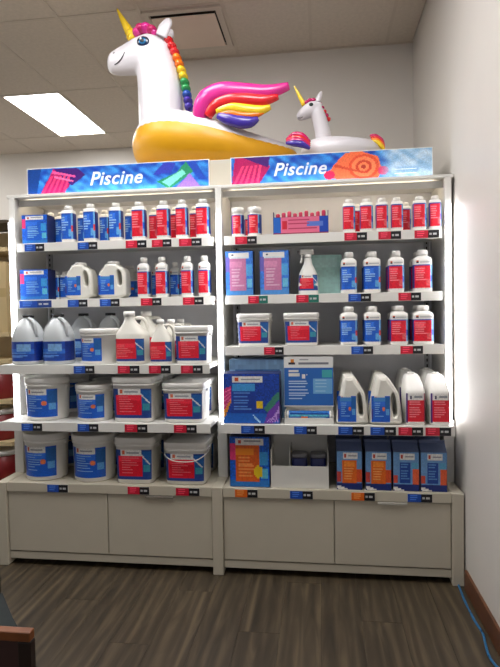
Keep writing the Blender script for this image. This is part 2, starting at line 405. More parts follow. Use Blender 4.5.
shelf(.03, 1.204, -.2, .808, [(.199, .125, TAGB), (.469, .117, TAGB), (.698, .129, TAGB), (.856, .127, TAGB), (.99, .121, TAGR), (1.122, .124, TAGR)])
shelf(-1.19, -.03, -.178, .466, [(-.89, .122, TAGB), (-.43, .123, TAGR), (-.159, .131, TAGR)], m=BASEM)
shelf(.03, 1.19, -.178, .466, [(.155, .122, TAGO), (.443, .119, TAGB), (.756, .12, TAGO), (1.036, .122, TAGB)], m=BASEM)
# base cabinet
for s in (-1, 1):
    box('base_carcass', s*.61-.58, s*.61+.58, -.15, BACK, .03, .441, BASEM, unit)
    box('kick_plinth', s*.61-.581, s*.61+.581, -.168, -.151, .034, .074, BASEM, unit, .002)
    for k in (-1, 1):
        xc = s*.61+k*.2905
        d = box('drawer_front', xc-.2885, xc+.2885, -.172, -.1505, .08, .414, BASEM, unit, .003)
        if (s, k) == (-1, 1): box('pull_handle', -.394, -.238, -.186, -.1725, .402, .4135, mat('pull_grey', (140, 134, 124), .4), d, .002)
        if (s, k) == (1, 1): box('pull_handle', .83, .975, -.186, -.1725, .402, .4145, mat('pull_pale', (190, 186, 176), .4), d, .002)
# header signs
def c_header(kind):
    w, h = 216, 34; c = Canvas(w, h, (30, 90, 190))
    yy, xx = np.mgrid[0:h, 0:w]; x = xx/w; y = yy/h; rg = np.random.RandomState(4 if kind else 9)
    n = np.sin(x*46+np.sin(y*9+x*21)*2.2)+np.sin(x*23-y*11+np.sin(x*61)*1.3)+.6*np.sin(x*90+y*17)
    f = np.clip(.5+.2*n, 0, 1)[..., None]
    c.a = np.array((18, 58, 158))*(1-f)+np.array((64, 150, 222))*f
    g = np.clip(1.2-np.abs(x-.5)*2.4, 0, 1)[..., None]*np.clip(.55-y, 0, 1)[..., None]*1.1
    c.a = c.a*(1-g)+np.array((120, 214, 244))*g
    if kind == 0:
        c.poly([(.0, 0), (.05, 0), (.08, 1), (0, 1)], (24, 66, 140)); c.poly([(.07, .02), (.2, .02), (.29, .7), (.26, .98), (.15, .98)], (178, 24, 96))
        c.poly([(.15, .98), (.28, .98), (.33, .7), (.25, .3)], (64, 28, 110))
        for k in range(5): c.poly([(.075+k*.03, .02), (.09+k*.03, .02), (.15+k*.024, .72), (.137+k*.024, .72)], (236, 62, 112))
        c.poly([(.14, .8), (.27, .62), (.275, .68), (.145, .9)], (238, 90, 150)); c.poly([(.15, .62), (.26, .45), (.265, .5), (.155, .7)], (238, 110, 160))
        c.poly([(.72, .3), (.79, .0), (.92, .6), (.88, .98), (.83, .6)], (40, 140, 96)); c.poly([(.75, .28), (.79, .1), (.88, .55), (.86, .7)], (120, 210, 190))
        c.poly([(.82, 0), (.96, 0), (.9, .55)], (150, 110, 214)); c.poly([(.7, .55), (.76, .98), (.83, .98), (.8, .6)], (50, 60, 170)); c.poly([(.88, .98), (.93, .98), (.99, .3), (.95, .3)], (34, 70, 170))
    else:
        c.poly([(0, 0), (.14, 0), (.2, .62), (.18, 1), (.02, 1)], (176, 26, 92)); c.poly([(.06, 1), (.2, 1), (.19, .6)], (70, 30, 110))
        for k in range(5): c.poly([(.005+k*.03, .0), (.02+k*.03, .0), (.07+k*.022, .72), (.057+k*.022, .72)], (232, 66, 110))
        c.poly([(.48, .1), (.52, .55), (.58, .98), (.66, 1), (.74, .8), (.76, .3), (.74, .06), (.56, .06)], (240, 112, 70))
        for r, q in ((.075, (224, 80, 50)), (.06, (244, 130, 84)), (.04, (206, 66, 44)), (.026, (244, 130, 84)), (.012, (170, 50, 40))): c.disc(.67, .46, r, q, .17)
        c.poly([(.53, .6), (.66, .3), (.66, .25), (.52, .5)], (206, 74, 50))
        c.disc(.5, .22, .026, (232, 40, 84), .17); c.disc(.765, .3, .026, (232, 40, 84), .17)
        m = np.clip((x-.735)/.07, 0, 1)[..., None]; pale = np.array((132, 176, 212))*(1-f)+np.array((200, 220, 236))*f  # glare on the sign's right end, painted into the print as paler water
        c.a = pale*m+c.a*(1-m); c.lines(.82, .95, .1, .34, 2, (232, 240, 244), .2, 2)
    return c.speckle(.14, 11+kind)
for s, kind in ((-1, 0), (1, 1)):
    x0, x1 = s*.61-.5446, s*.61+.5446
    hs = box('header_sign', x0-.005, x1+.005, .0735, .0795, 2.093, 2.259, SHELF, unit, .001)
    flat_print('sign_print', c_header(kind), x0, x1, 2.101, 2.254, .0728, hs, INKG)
    cu = bpy.data.curves.new('lettering', 'FONT'); cu.body = 'Piscine'; cu.size = .108; cu.shear = .28; cu.extrude = .0012; cu.offset = .0016; cu.space_character = 1.06; cu.align_x = 'CENTER'
    tmp = bpy.data.objects.new('tmp', cu); COL.objects.link(tmp); dg = bpy.context.evaluated_depsgraph_get(); me = bpy.data.meshes.new_from_object(tmp.evaluated_get(dg)); bpy.data.objects.remove(tmp)
    t = link('lettering', me, mat('white_lettering', (222, 228, 236), .4), hs); t.rotation_euler = (PI/2, 0, 0)
    t.location = (s*.61+(-.005 if kind == 0 else -.165), .0712, 2.145)
    t.scale = (1.0, 1.0, 1) if kind == 0 else (.92, .92, 1)
    box('led_bar', x0, x1, .030, .042, 2.0925, 2.0965, SIGNLED, unit)

# ================================================================== PRODUCTS
def settle(x, d):          # centre of a deep thing whose front edge was measured
    return x+(x-.55)*.35*d/2.8
def bottle(name, label, X, yf, Z, w, h, main, group, tall=False, depth=None, fine=True):
    d = depth or w*.8; X = settle(X, d); t = thing(name, label, 'bottle', (X, yf+d/2, Z+.001), group=group)
    hw, hd = w/2, d/2; cr = w*.27; ch = h*.12
    zs = h*.82 if not tall else h*.75; cr = w*(.3 if not tall else .27); ch = h*(.1 if not tall else .12)
    S = [(0, hw*.9, hd*.9, 4), (h*.015, hw*.98, hd*.98, 4), (h*.04, hw, hd, 4), (zs, hw, hd, 4), (zs+h*.05, hw*.97, hd*.95, 3.4), ((h*.84 if tall else h*.885), hw*.66, hd*.72, 2.4), ((h*.865 if tall else h*.9), cr*.95, cr*.95, 2), (h-ch, cr*.95, cr*.95, 2)]
    lofted('body', S, PLAST if main != NAVY else PLAST, t, 32)
    n = 2
    lofted('cap', [(h-ch-.004, cr*1.08, cr*1.08, 2), (h-.004, cr*1.08, cr*1.08, 2), (h, cr*.9, cr*.9, 2)], PLAST, t, 24)
    top = zs*(.96 if not tall else .86)
    col = {'b': c_bottle(BL, (150, 190, 230), 2), 'r': c_bottle(RD, (240, 130, 140), 3)}[main]
    wrap_print('label', col, [(h*.06, hw, hd, 4), (top, hw, hd, 4)], t, -205, 25)
    if tall: wrap_print('logo_strip', c_logo(), [(top+.004, hw, hd, 4), (zs*.99, hw, hd, 4)], t, -150, -30)
    return t
def jug(name, label, X, yf, Z, w, h, main, group, depth=None, body=.55, neckx=-.12, nr=.16, sh=.86, handle='right', capc=None, m=None, lab=(.06, .52), flat=4):
    d = depth or w*.62; X = settle(X, d); t = thing(name, label, 'jug', (X, yf+d/2, Z+.001), group=group); hw, hd = w/2, d/2; m = m or NATUR
    nx = neckx*w; r = nr*w; zb = body*h
    if handle == 'right':
        S = [(0, hw*.93, hd*.9, flat, 0), (h*.02, hw, hd, flat, 0), (zb*.86, hw, hd, flat, 0), (zb, hw*.96, hd, flat, -.02*w), (zb+.03*h, hw*.66, hd*.96, flat, -.15*w), (h*.74, hw*.6, hd*.86, 3.4, -.13*w), (sh*h-.03*h, r*1.35, r*1.2, 2.4, nx), (sh*h, r, r, 2, nx), (h*.93, r, r, 2, nx)]
        lofted('body', S, m, t, 36)
        tube('handle', [(hw*.62, 0, zb*.86), (hw*.86, 0, zb+.04*h), (hw*.8, 0, h*.70), (hw*.5, 0, h*.80), (nx+r*.6, 0, h*.84)], [w*.1, w*.075, w*.07, w*.075, w*.08], m, t, N=12, flat=1.2)
    else:
        S = [(0, hw*.93, hd*.93, flat), (h*.02, hw, hd, flat), (zb, hw, hd, flat), (zb+.05*h, hw*.95, hd*.95, flat), (h*.78, hw*.42+abs(nx)*.2, hd*.5, 2.6, nx*.8, -hd*.2), (sh*h, r, r, 2, nx, -hd*.3), (h*.93, r, r, 2, nx, -hd*.3)]
        lofted('body', S, m, t, 36)
        tube('handle', [(nx+r*.5, -hd*.1, h*.86), (nx+hw*.75, hd*.25, h*.86), (hw*.86, hd*.5, h*.72), (hw*.8, hd*.6, zb)], w*.06, m, t, N=12)
    yo = 0 if handle == 'right' else -hd*.3
    lofted('cap', [(h*.9, r*1.12, r*1.12, 2, nx, yo), (h*.995, r*1.12, r*1.12, 2, nx, yo), (h, r*.95, r*.95, 2, nx, yo)], capc or PLAST, t, 24)
    cv = c_pail(BL, (140, 190, 232), 5) if main == 'b' else c_pail(RD, (240, 130, 130), 6)
    cv.rect(.15, .8, .72, 1, BL if main == 'b' else RD)
    flatt = [(lab[0]*h, hw, hd, flat), (lab[1]*h, hw, hd, flat)]
    wrap_print('label', cv, flatt, t, -172 if handle != 'right' else -168, -20 if handle != 'right' else -42)
    return t
def profile_jug(name, label, X, yf, Z, w, h, d, main, group, outline, hole, cap, labbox, bev=.012):
    """handled jug: rounded outline with a real grip hole, given depth and soft edges; outline in fractions of w and h"""
    t = thing(name, label, 'jug', (X, yf+d/2, Z+.001), group=group)
    def smooth(P, n=2):
        P = [Vector(p) for p in P]
        for _ in range(n): P = [q for a, b in zip(P, P[1:]+P[:1]) for q in (a*.75+b*.25, a*.25+b*.75)]
        return P
    O = [Vector((p.x*w, p.y*h)) for p in smooth([Vector(p) for p in outline])]; H = [Vector((p.x*w, p.y*h)) for p in smooth([Vector(p) for p in hole])]
    def off(P, k):
        out = []
        for i, p in enumerate(P):
            tt = (P[(i+1) % len(P)]-P[i-1]).normalized(); out.append(p+Vector((-tt.y, tt.x))*k)
        return out
    bm = bmesh.new(); layers = []
    for y, k in ((-d/2, bev), (-d/2+bev*.4, bev*.35), (-d/2+bev, 0), (d/2-bev, 0), (d/2-bev*.4, bev*.35), (d/2, bev)):
        layers.append([[bm.verts.new((p.x, y, max(p.y, 0))) for p in off(O, k)], [bm.verts.new((p.x, y, p.y)) for p in off(H, -k*.5)]])
    for A, B in zip(layers, layers[1:]):
        for q in (0, 1):
            n = len(A[q])
            for i in range(n): bm.faces.new((A[q][i], A[q][(i+1) % n], B[q][(i+1) % n], B[q][i]))
    for Lr in (layers[0], layers[-1]):
        es = []
        for q in (0, 1):
            n = len(Lr[q])
            for i in range(n): es.append(bm.edges.get((Lr[q][i], Lr[q][(i+1) % n])))
        bmesh.ops.triangle_fill(bm, edges=es, use_beauty=True)
    from_bm('body', bm, NATUR, t)
    if cap:
        cx, cr, z0 = cap[0]*w, cap[1]*w, cap[2]*h
        lofted('cap', [(z0, cr, cr, 2, cx), (h-.002, cr, cr, 2, cx), (h, cr*.93, cr*.93, 2, cx)], PLAST, t, 28)
    cv = c_pail(BL, (140, 190, 232), 5) if main == 'b' else c_pail(RD, (240, 130, 130), 6)
    cv.rect(.12, .8, .75, .95, (70, 140, 210) if main == 'b' else RD)
    x0, x1, z0, z1 = labbox
    flat_print('label', cv, x0*w, x1*w, z0*h, z1*h, -d/2-.0008, t)
    return t
OUT_A = [(-.48, 0), (.48, 0), (.5, .3), (.49, .66), (.40, .82), (.22, .86), (.2, .93), (-.24, .93), (-.26, .86), (-.44, .7), (-.5, .5), (-.5, .25)]
HOLE_A = [(.22, .34), (.36, .34), (.36, .6), (.28, .76), (.18, .74), (.2, .55)]
OUT_B = [(-.5, 0), (-.0, 0), (.5, 0), (.49, .12), (.44, .5), (.38, .68), (.2, .86), (.08, .985), (.0, 1.0), (-.16, 1.0), (-.25, .985), (-.31, .8), (-.36, .62), (-.45, .3), (-.49, .1)]
HOLE_B = [(.22, .2), (.28, .17), (.36, .2), (.34, .45), (.3, .62), (.24, .66), (.17, .6), (.19, .42)]
def gallon(label, X, yc, Z, w, h, group):
    X = settle(X, w); t = thing('gallon_jug', label, 'jug', (X, yc, Z+.001), group=group); r = w/2
    S = [(0, r*.9, r*.9, 2.6), (h*.02, r*.99, r*.99, 2.6), (h*.5, r, r, 2.6), (h*.62, r*.96, r*.96, 2.3), (h*.74, r*.84, r*.84, 2), (h*.84, r*.62, r*.62, 2), (h*.91, r*.38, r*.38, 2), (h*.93, r*.3, r*.3, 2), (h*.97, r*.3, r*.3, 2)]
    lofted('body', S, CLEARJ, t, 36)
    lofted('cap', [(h*.945, r*.38, r*.38, 2), (h*.995, r*.38, r*.38, 2), (h, r*.34, r*.34, 2)], BLACK, t, 24)
    tube('handle', [(r*.2, -r*.3, h*.92), (r*.62, -r*.55, h*.88), (r*.86, -r*.6, h*.74), (r*.82, -r*.5, h*.56)], r*.12, CLEARJ, t, N=10)
    wrap_print('label', c_band(4), [(h*.07, r, r, 2.6), (h*.46, r, r, 2.6)], t, -190, 10)
    return t
def pail(label, X, yf, Z, w, h, main, group, square=False, bail=False, seed=1, d=None, lw=(-142, -38), lz=(.09, .74), lid=True, spec=None):
    d = d or w; X = settle(X, d); n = 7 if square else 2; t = thing('square_pail' if square else 'round_pail', label, 'pail', (X, yf+d/2, Z+.001), group=group)
    hw, hd = w/2, d/2; k = .9
    def sec(z, q=1.0, g=0):
        s = k+(1-k)*z/h*.6; return (z, hw*s*q+g, hd*s*q+g, n)
    lofted('bucket', [(0, hw*k*.95, hd*k*.95, n), sec(h*.02), sec(h*.80), sec(h*.81, 1, .004), sec(h*.835, 1, .004), sec(h*.84), sec(h*.9)], PLAST, t, 48)
    L = lofted('lid', [(h*.865, hw*.985, hd*.985, n), (h*.875, hw, hd, n), (h*.97, hw, hd, n), (h*.99, hw*.985, hd*.985, n), (h, hw*.95, hd*.95, n), (h*.985, hw*.9, hd*.9, n)], PLAST, t, 48)
    cv = c_pail({'b': BL, 'r': RD}[main], (140, 180, 226) if main == 'b' else (238, 120, 130), seed)
    wrap_print('label', cv, [sec(lz[0]*h), sec(lz[1]*h)], t, *lw)
    for s in (-1, 1): box('bail_ear', s*hw*.955-.006, s*hw*.955+.008 if s > 0 else s*hw*.955+.006, -.014, .014, h*.74, h*.82, PLAST, t, .003)
    if bail: tube('bail_handle', [(-hw*1.0, 0, h*.78), (-hw*.9, -hd*.9, h*.70), (-hw*.4, -hd*1.06, h*.58), (hw*.4, -hd*1.06, h*.58), (hw*.9, -hd*.9, h*.70), (hw*1.0, 0, h*.78)], .0028, PLAST, t, N=8)
    else: tube('bail_handle', [(-hw*1.0, 0, h*.78), (-hw*.95, hd*.6, h*.72), (-hw*.5, hd*1.03, h*.66), (hw*.5, hd*1.03, h*.66), (hw*.95, hd*.6, h*.72), (hw*1.0, 0, h*.78)], .0025, mat('bail_wire', (150, 150, 150), .3, metal=.8), t, N=8)
    return t
def carton_box(name, label, cat, X, yf, Z, w, d, h, cv, group=None, side=NAVY, bev=.002, tilt=0):
    t = thing(name, label, cat, (X, yf+d/2, Z+.001), group=group)
    box('body', -w/2, w/2, -d/2, d/2, 0, h, side, t, bev)
    flat_print('front_print', cv, -w/2+.002, w/2-.002, .002, h-.002, -d/2-.0008, t)
    return t

# ---- top shelf, left bay
G = 'bottles on the top shelf of the left bay'; Z1 = 1.809
carton_box('pouch_box', 'wide blue box with white heading at left end of top shelf', 'box', -1.087, .012, Z1, .158, .09, .166, c_box(BL, (120, 170, 220), 4))
for k, (x, lb) in enumerate(((-1.036, 'dark blue bottle recessed just right of the wide blue box, top shelf'), (-.972, 'recessed blue bottle left of the first front blue bottle, top shelf'))):
    bottle('squeeze_bottle', lb, x, .105, Z1, .058, .195, 'b', G)
for x, h, lb in ((-.880, .212, 'leftmost of the three forward blue bottles on the top shelf'), (-.747, .217, 'middle of the three forward blue bottles on the top shelf'), (-.595, .217, 'rightmost of the three forward blue bottles on the top shelf')):
    bottle('squeeze_bottle', lb, x, .012, Z1, .074, h, 'b', G)
for x, lb in ((-.835, 'pushed-back blue bottle between the first and second forward blue bottles, top shelf'), (-.700, 'pushed-back blue bottle, left of a pair, behind second and third forward blue bottles'), (-.640, 'pushed-back blue bottle, right of a pair, behind second and third forward blue bottles'), (-.545, 'pushed-back blue bottle beside the first red bottle, top shelf')):
    bottle('squeeze_bottle', lb, x, .105, Z1, .055, .195, 'b', G)
for x, w, h, lb in ((-.459, .078, .216, 'first forward red bottle from the left, left top shelf'), (-.317, .074, .216, 'second forward red bottle from the left, left top shelf'), (-.210, .066, .217, 'third forward red bottle from the left, left top shelf'), (-.090, .076, .217, 'fourth forward red bottle, beside the middle light strip, left top shelf')):
    bottle('squeeze_bottle', lb, x, .012, Z1, w, h, 'r', G)
for x, lb in ((-.398, 'pushed-back red bottle between first and second forward red bottles'), (-.272, 'pushed-back red bottle between second and third forward red bottles'), (-.157, 'pushed-back red bottle between third and fourth forward red bottles')):
    bottle('squeeze_bottle', lb, x, .105, Z1, .058, .195, 'r', G)
# ---- top shelf, right bay
G = 'jars and bottles on the top shelf of the right bay'
def jar(label, X, yf, Z, w, h, main, group):
    t = thing('jar', label, 'jar', (X, yf+w/2, Z+.001), group=group); r = w/2
    lofted('body', [(0, r*.9, r*.9, 2), (h*.03, r, r, 2), (h*.76, r, r, 2), (h*.8, r*.9, r*.9, 2)], PLAST, t, 32)
    lofted('lid', [(h*.79, r*1.02, r*1.02, 2), (h*.985, r*1.02, r*1.02, 2), (h, r*.95, r*.95, 2)], PLAST, t, 32)
    wrap_print('label', c_bottle({'r': RD, 'b': BL}[main], (240, 140, 140), 8), [(h*.06, r, r, 2), (h*.74, r, r, 2)], t, -190, 10)
    return t
jar('red-labelled white-lidded jar nearest the middle light strip, top shelf', .101, .012, Z1, .068, .160, 'r', G)
jar('second red-labelled white-lidded jar from the middle light strip, top shelf', .195, .012, Z1, .076, .160, 'r', G)
jar('red-labelled jar pushed back behind the pair of jars on top shelf', .160, .11, Z1, .07, .15, 'r', G)
t = thing('test_strip_box', 'low wide pink and blue box holding a row of red tubes, top shelf', 'box', (.451, .045, Z1+.001))
bm = bmesh.new(); abox(bm, -.15, .15, -.03, .03, 0, .006); abox(bm, -.15, .15, -.03, -.026, .006, .095); abox(bm, -.15, .15, .026, .03, .006, .085); abox(bm, -.15, -.146, -.026, .026, .006, .125); abox(bm, .146, .15, -.026, .026, .006, .125)
from_bm('tray', bm, NAVY, t)
cv = Canvas(44, 14, (222, 110, 140)); cv.rect(0, 0, .14, 1, (40, 100, 190)).rect(.84, 0, 1, 1, (28, 70, 170)).rect(.62, .4, .9, .7, (90, 120, 200)).rect(.16, .3, .24, .8, (206, 40, 60)).lines(.28, .8, .2, .9, 3, (180, 50, 90), .3, 2).rect(0, 0, 1, .07, (130, 14, 50))
flat_print('front_print', cv, -.148, .148, .002, .094, -.0306, t)
for k in range(9): lofted('strip_tube', [(.007, .011, .011, 2), (.112+.006*((k*7) % 3), .011, .011, 2), (.118+.006*((k*7) % 3), .008, .008, 2)], mat('tube_red', (190, 40, 80), .35), t, 12, loc=(-.125+k*.0312, 0, 0))
for x, w, lb in ((.710, .064, 'first red bottle right of the test strip box, top shelf'), (.802, .067, 'second red bottle right of the test strip box, top shelf'), (.883, .063, 'third red bottle right of the test strip box, top shelf'), (.961, .060, 'fourth red bottle right of the test strip box, top shelf'), (1.077, .066, 'fifth forward red bottle on right top shelf, after a gap'), (1.157, .060, 'red bottle at the far right end of the top shelf')):
    bottle('squeeze_bottle', lb, x, .012, Z1, w, .178, 'r', G)
for x, lb in ((1.020, 'red bottle pushed back in the gap on right top shelf'), (.757, 'pushed-back red bottle between first and second after the test strip box'), (1.105, 'pushed-back red bottle near the right end of the top shelf')):
    bottle('squeeze_bottle', lb, x, .10, Z1, .052, .165, 'r', G)
# ---- second shelf, left bay
G = 'products on the second shelf of the left bay'; Z2 = 1.483
carton_box('pouch_box', 'wide blue box with white heading at left end of second shelf', 'box', -1.10, .012, Z2, .176, .09, .177, c_box(BL, (110, 160, 220), 7), G)
for x, lb in ((-1.015, 'dark recessed bottle just right of the wide blue box, second shelf'), (-.955, 'dark recessed bottle left of the first handled white jug')):
    bottle('squeeze_bottle', lb, x, .105, Z2, .055, .17, 'b', G)
profile_jug('handled_jug', 'left one of two white handled jugs with blue labels, second shelf', -.832, .012, Z2, .168, .212, .10, 'b', G, OUT_A, HOLE_A, (-.02, .2, .9), (-.46, .1, .1, .62))
profile_jug('handled_jug', 'right one of two white handled jugs with blue labels, second shelf', -.631, .012, Z2, .170, .212, .10, 'b', G, OUT_A, HOLE_A, (-.02, .2, .9), (-.46, .1, .1, .62))
jug('handled_jug', 'white handled jug pushed back beside the first red bottle, second shelf', -.56, .16, Z2, .15, .2, 'b', G, depth=.10)
for x, w, lb in ((-.438, .069, 'first tall red bottle from left on the second shelf'), (-.332, .069, 'second tall red bottle from left on the second shelf'), (-.185, .066, 'third tall red bottle, after a gap, left second shelf'), (-.088, .066, 'tall red bottle beside the middle light strip, second shelf')):
    bottle('tall_bottle', lb, x, .012, Z2, w, .228, 'r', G, True)
for x, mn, lb in ((-.395, 'b', 'dark blue bottle pushed back between first and second tall red bottles'), (-.285, 'b', 'dark blue bottle pushed back, left one in the gap of second shelf'), (-.228, 'b', 'dark blue bottle pushed back, right one in the gap of second shelf')):
    bottle('tall_bottle', lb, x, .115, Z2, .055, .205, mn, G, True)
# ---- second shelf, right bay
G = 'products on the second shelf of the right bay'
cvp = c_box((206, 92, 130), (236, 160, 180), 5, (90, 60, 160)); cvp.a = cvp.a*.72+np.array((150, 190, 225))*.28; cvp.rect(.12, .86, .84, .97, W_).rect(.2, .89, .3, .94, (60, 60, 80))  # pale blue wash mixed into the print stands for glare on these boxes
carton_box('sachet_box', 'pink and blue box beside the middle light strip, second shelf', 'box', .110, .012, Z2, .155, .07, .245, cvp, G)
carton_box('sachet_box', 'pink and blue box left of the spray bottle', 'box', .304, .012, Z2, .162, .07, .243, cvp, G)
t = thing('spray_bottle', 'white trigger spray bottle with red label, second shelf', 'bottle', (.487, .055, Z2+.001))
lofted('body', [(0, .048, .028, 2.6), (.006, .054, .032, 2.6), (.05, .055, .033, 2.6), (.11, .05, .031, 2.5), (.14, .036, .026, 2.3), (.165, .024, .021, 2.1), (.19, .020, .019, 2), (.205, .0145, .0145, 2)], PLAST, t, 32)
wrap_print('label', c_pail(RD, (240, 130, 130), 9), [(.02, .0545, .0325, 2.6), (.105, .0505, .0312, 2.5)], t, -160, -20)
lofted('collar', [(.198, .019, .019, 2), (.218, .019, .019, 2)], PLAST, t, 24)
bm = bmesh.new(); abox(bm, -.045, .032, -.014, .014, .217, .246, .006); h_ = from_bm('spray_head', bm, PLAST, t)
bm = bmesh.new(); abox(bm, -.058, -.045, -.008, .008, .224, .24, .002); from_bm('nozzle', bm, GREY, h_)
tube('trigger', [(-.024, 0, .22), (-.036, 0, .205), (-.034, 0, .185), (-.042, 0, .172)], .006, PLAST, t, N=10)
cvt = Canvas(16, 16, (186, 230, 220)); cvt.rect(.1, .7, .9, .95, (200, 238, 230)).speckle(.06)
carton_box('refill_box', 'pale teal box standing at the back right of the spray bottle', 'box', .575, .16, Z2, .2, .1, .225, cvt, None, mat('teal_card', (180, 224, 214), .6))
for x, w, mn, lb in ((.707, .084, 'b', 'left blue bottle of the second shelf, right bay'), (.829, .090, 'b', 'right blue bottle of the second shelf, right bay'), (.954, .083, 'r', 'left red bottle of the second shelf, right bay'), (1.091, .096, 'r', 'red bottle at the right end of the second shelf')):
    bottle('tall_bottle', lb, x, .012, Z2, w, .222, mn, G, True)
    bottle('tall_bottle', 'rear bottle behind the '+lb, x, .012+w*.8+.03, Z2, w, .222, mn, G, True)
# ---- third shelf, left bay
Z3 = 1.12; G = 'clear gallon jugs'
gallon('front clear gallon jug with blue band at the left end of its shelf', -1.055, -.085, Z3, .166, .275, G)
gallon('front clear gallon jug with blue band, next to the round pail', -.878, -.085, Z3, .160, .275, G)
gallon('clear gallon jug standing behind the leftmost one', -1.005, .15, Z3, .160, .28, G)
gallon('clear gallon jug standing behind the second one', -.838, .15, Z3, .160, .28, G)
gallon('clear gallon jug at the back behind the round pail', -.672, .15, Z3, .160, .28, G)
pail('round white pail with blue label between clear jugs and white jugs', -.644, -.172, Z3, .215, .192, 'b', 'small pails', seed=3, lw=(-150, -62))
G = 'white jugs with red labels on the third shelf'
jug('gallon_jug', 'large white jug with red label right of the round pail', -.452, -.172, Z3, .160, .285, 'r', G, depth=.15, body=.54, neckx=-.06, nr=.17, handle='back', lab=(.06, .48), flat=5)
jug('gallon_jug', 'large white jug directly behind the front large white jug', -.415, .0, Z3, .160, .285, 'r', G, depth=.15, body=.54, neckx=-.06, nr=.17, handle='back', lab=(.06, .48), flat=5)
for k, (x, y, lb) in enumerate(((-.285, -.172, 'front small white jug with red label beside the square pail'), (-.262, -.045, 'second small white jug in the queue beside the square pail'), (-.240, .08, 'rearmost small white jug in the queue beside the square pail'))):
    jug('small_jug', lb, x, y, Z3, .118, .238, 'r', G, depth=.11, body=.5, neckx=-.05, nr=.15, handle='back', lab=(.06, .5), flat=5)
pail('square white pail with red label at the right end of the third shelf', -.115, -.176, Z3, .186, .2, 'r', 'small pails', square=True, seed=2, d=.16)
# ---- third shelf, right bay
Z3R = 1.203; G = 'products on the third shelf of the right bay'
pail('left one of two small white pails with red labels, right bay', .192, -.018, Z3R, .19, .178, 'r', G, True, seed=4)
pail('right one of two small white pails with red labels, right bay', .449, -.018, Z3R, .196, .178, 'r', G, True, seed=5)
for x, w, mn, lb in ((.702, .092, 'b', 'left blue bottle of the third shelf, right bay'), (.826, .088, 'b', 'right blue bottle of the third shelf, right bay'), (.963, .092, 'r', 'left red bottle of the third shelf, right bay'), (1.086, .106, 'r', 'red bottle at the right end of the third shelf')):
    bottle('tall_bottle', lb, x, -.018, Z3R, w, .207, mn, G, True)
    bottle('tall_bottle', 'rear bottle behind the '+lb, x, -.018+w*.8+.03, Z3R, w, .207, mn, G, True)
# ---- fourth shelf, left bay
Z4 = .808; G = 'pails on the fourth shelf'
for x, w, h, sq, mn, lb in ((-.950, .250, .238, False, 'b', 'tall round blue-label pail at left end of fourth shelf'), (-.675, .212, .200, False, 'b', 'shorter round pail with blue label, second on the fourth shelf'), (-.430, .240, .244, True, 'r', 'tall square pail with red label on the fourth shelf'), (-.160, .236, .211, True, 'r', 'shorter square red-label pail at right end of fourth shelf')):
    pail(lb, x, -.182, Z4, w, h, mn, G, sq, seed=int(w*900), d=w*.98)
    pail('rear pail behind the '+lb, x, -.182+w+.015, Z4, min(w, .24), h, mn, G, sq, seed=3, d=min(w*.98, .25))
# ---- fourth shelf, right bay
G = 'boxes on the fourth shelf of the right bay'
def c_bag():
    c = Canvas(44, 40, (24, 64, 160)).speckle(.35, 8)
    c.rect(0, 0, 1, .2, (30, 96, 190)).rect(.16, .82, .7, .96, W_).rect(.21, .85, .27, .93, (206, 80, 40)).rect(.32, .88, .66, .91, GR)
    c.rect(.16, .66, .56, .8, (64, 150, 214)).rect(.16, .2, .56, .64, (26, 58, 150)).lines(.19, .5, .24, .62, 6, (90, 140, 214), .4, 3)
    c.poly([(0, .2), (.14, .5), (.14, .75), (0, .7)], (206, 46, 120)); c.poly([(0, .12), (.02, .12), (.14, .45), (.14, .5), (0, .25)], (240, 150, 40))
    for k in range(4): c.poly([(.0, .3+k*.1), (.0, .33+k*.1), (.14, .53+k*.06), (.14, .5+k*.06)], (240, 110, 160))
    c.rect(.58, .3, .71, .46, YE); c.poly([(.72, .3), (.95, .62), (1, .62), (1, .5), (.8, .2)], (60, 130, 110)); c.poly([(.72, 0), (.8, .25), (1, .45), (1, .1), (.86, 0)], (110, 60, 170))
    for k in range(5): c.poly([(.76+k*.05, .02), (.78+k*.05, .02), (1, .22+k*.0+.05*k), (1, .26+.05*k)], (190, 150, 220))
    c.poly([(.5, .18), (.53, .18), (.68, .0), (.65, .0)], (170, 210, 240))
    return c.speckle(.1, 4)
carton_box('powder_box', 'large blue box with pink and purple float artwork, fourth shelf', 'box', .190, -.18, Z4, .296, .13, .262, c_bag(), G)
cvb = Canvas(20, 12, (112, 146, 178)); cvb.rect(.1, .5, .9, .8, (60, 100, 150)).speckle(.15)
carton_box('powder_box', 'greyish blue box standing behind the large blue box', 'box', .205, -.02, Z4, .31, .14, .322, cvb, G, mat('slate_card', (88, 112, 140), .5))
t = thing('display_carton', 'white counter display carton with tall blue information card', 'display', (.487, -.09, Z4+.001))
bm = bmesh.new(); abox(bm, -.125, .125, -.085, .085, 0, .004); abox(bm, -.125, .125, -.085, -.081, .004, .03); abox(bm, -.125, -.121, -.081, .085, .004, .06); abox(bm, .121, .125, -.081, .085, .004, .06); abox(bm, -.121, .121, .081, .085, .004, .33)
from_bm('tray', bm, CARDW, t)
bm = bmesh.new(); abox(bm, -.127, .127, -.062, -.058, .085, .345); abox(bm, -.12, -.11, -.058, .08, .1, .3); abox(bm, .11, .12, -.058, .08, .1, .3); from_bm('card', bm, CARDW, t)
cv = Canvas(44, 46, (42, 104, 186)); cv.rect(0, .78, 1, 1, (228, 228, 226)).rect(.1, .85, .22, .9, (40, 40, 60)).rect(.13, .89, .2, .95, (222, 130, 40)).rect(.3, .84, .92, .9, (120, 122, 132)).rect(.32, .93, .5, .945, GR)
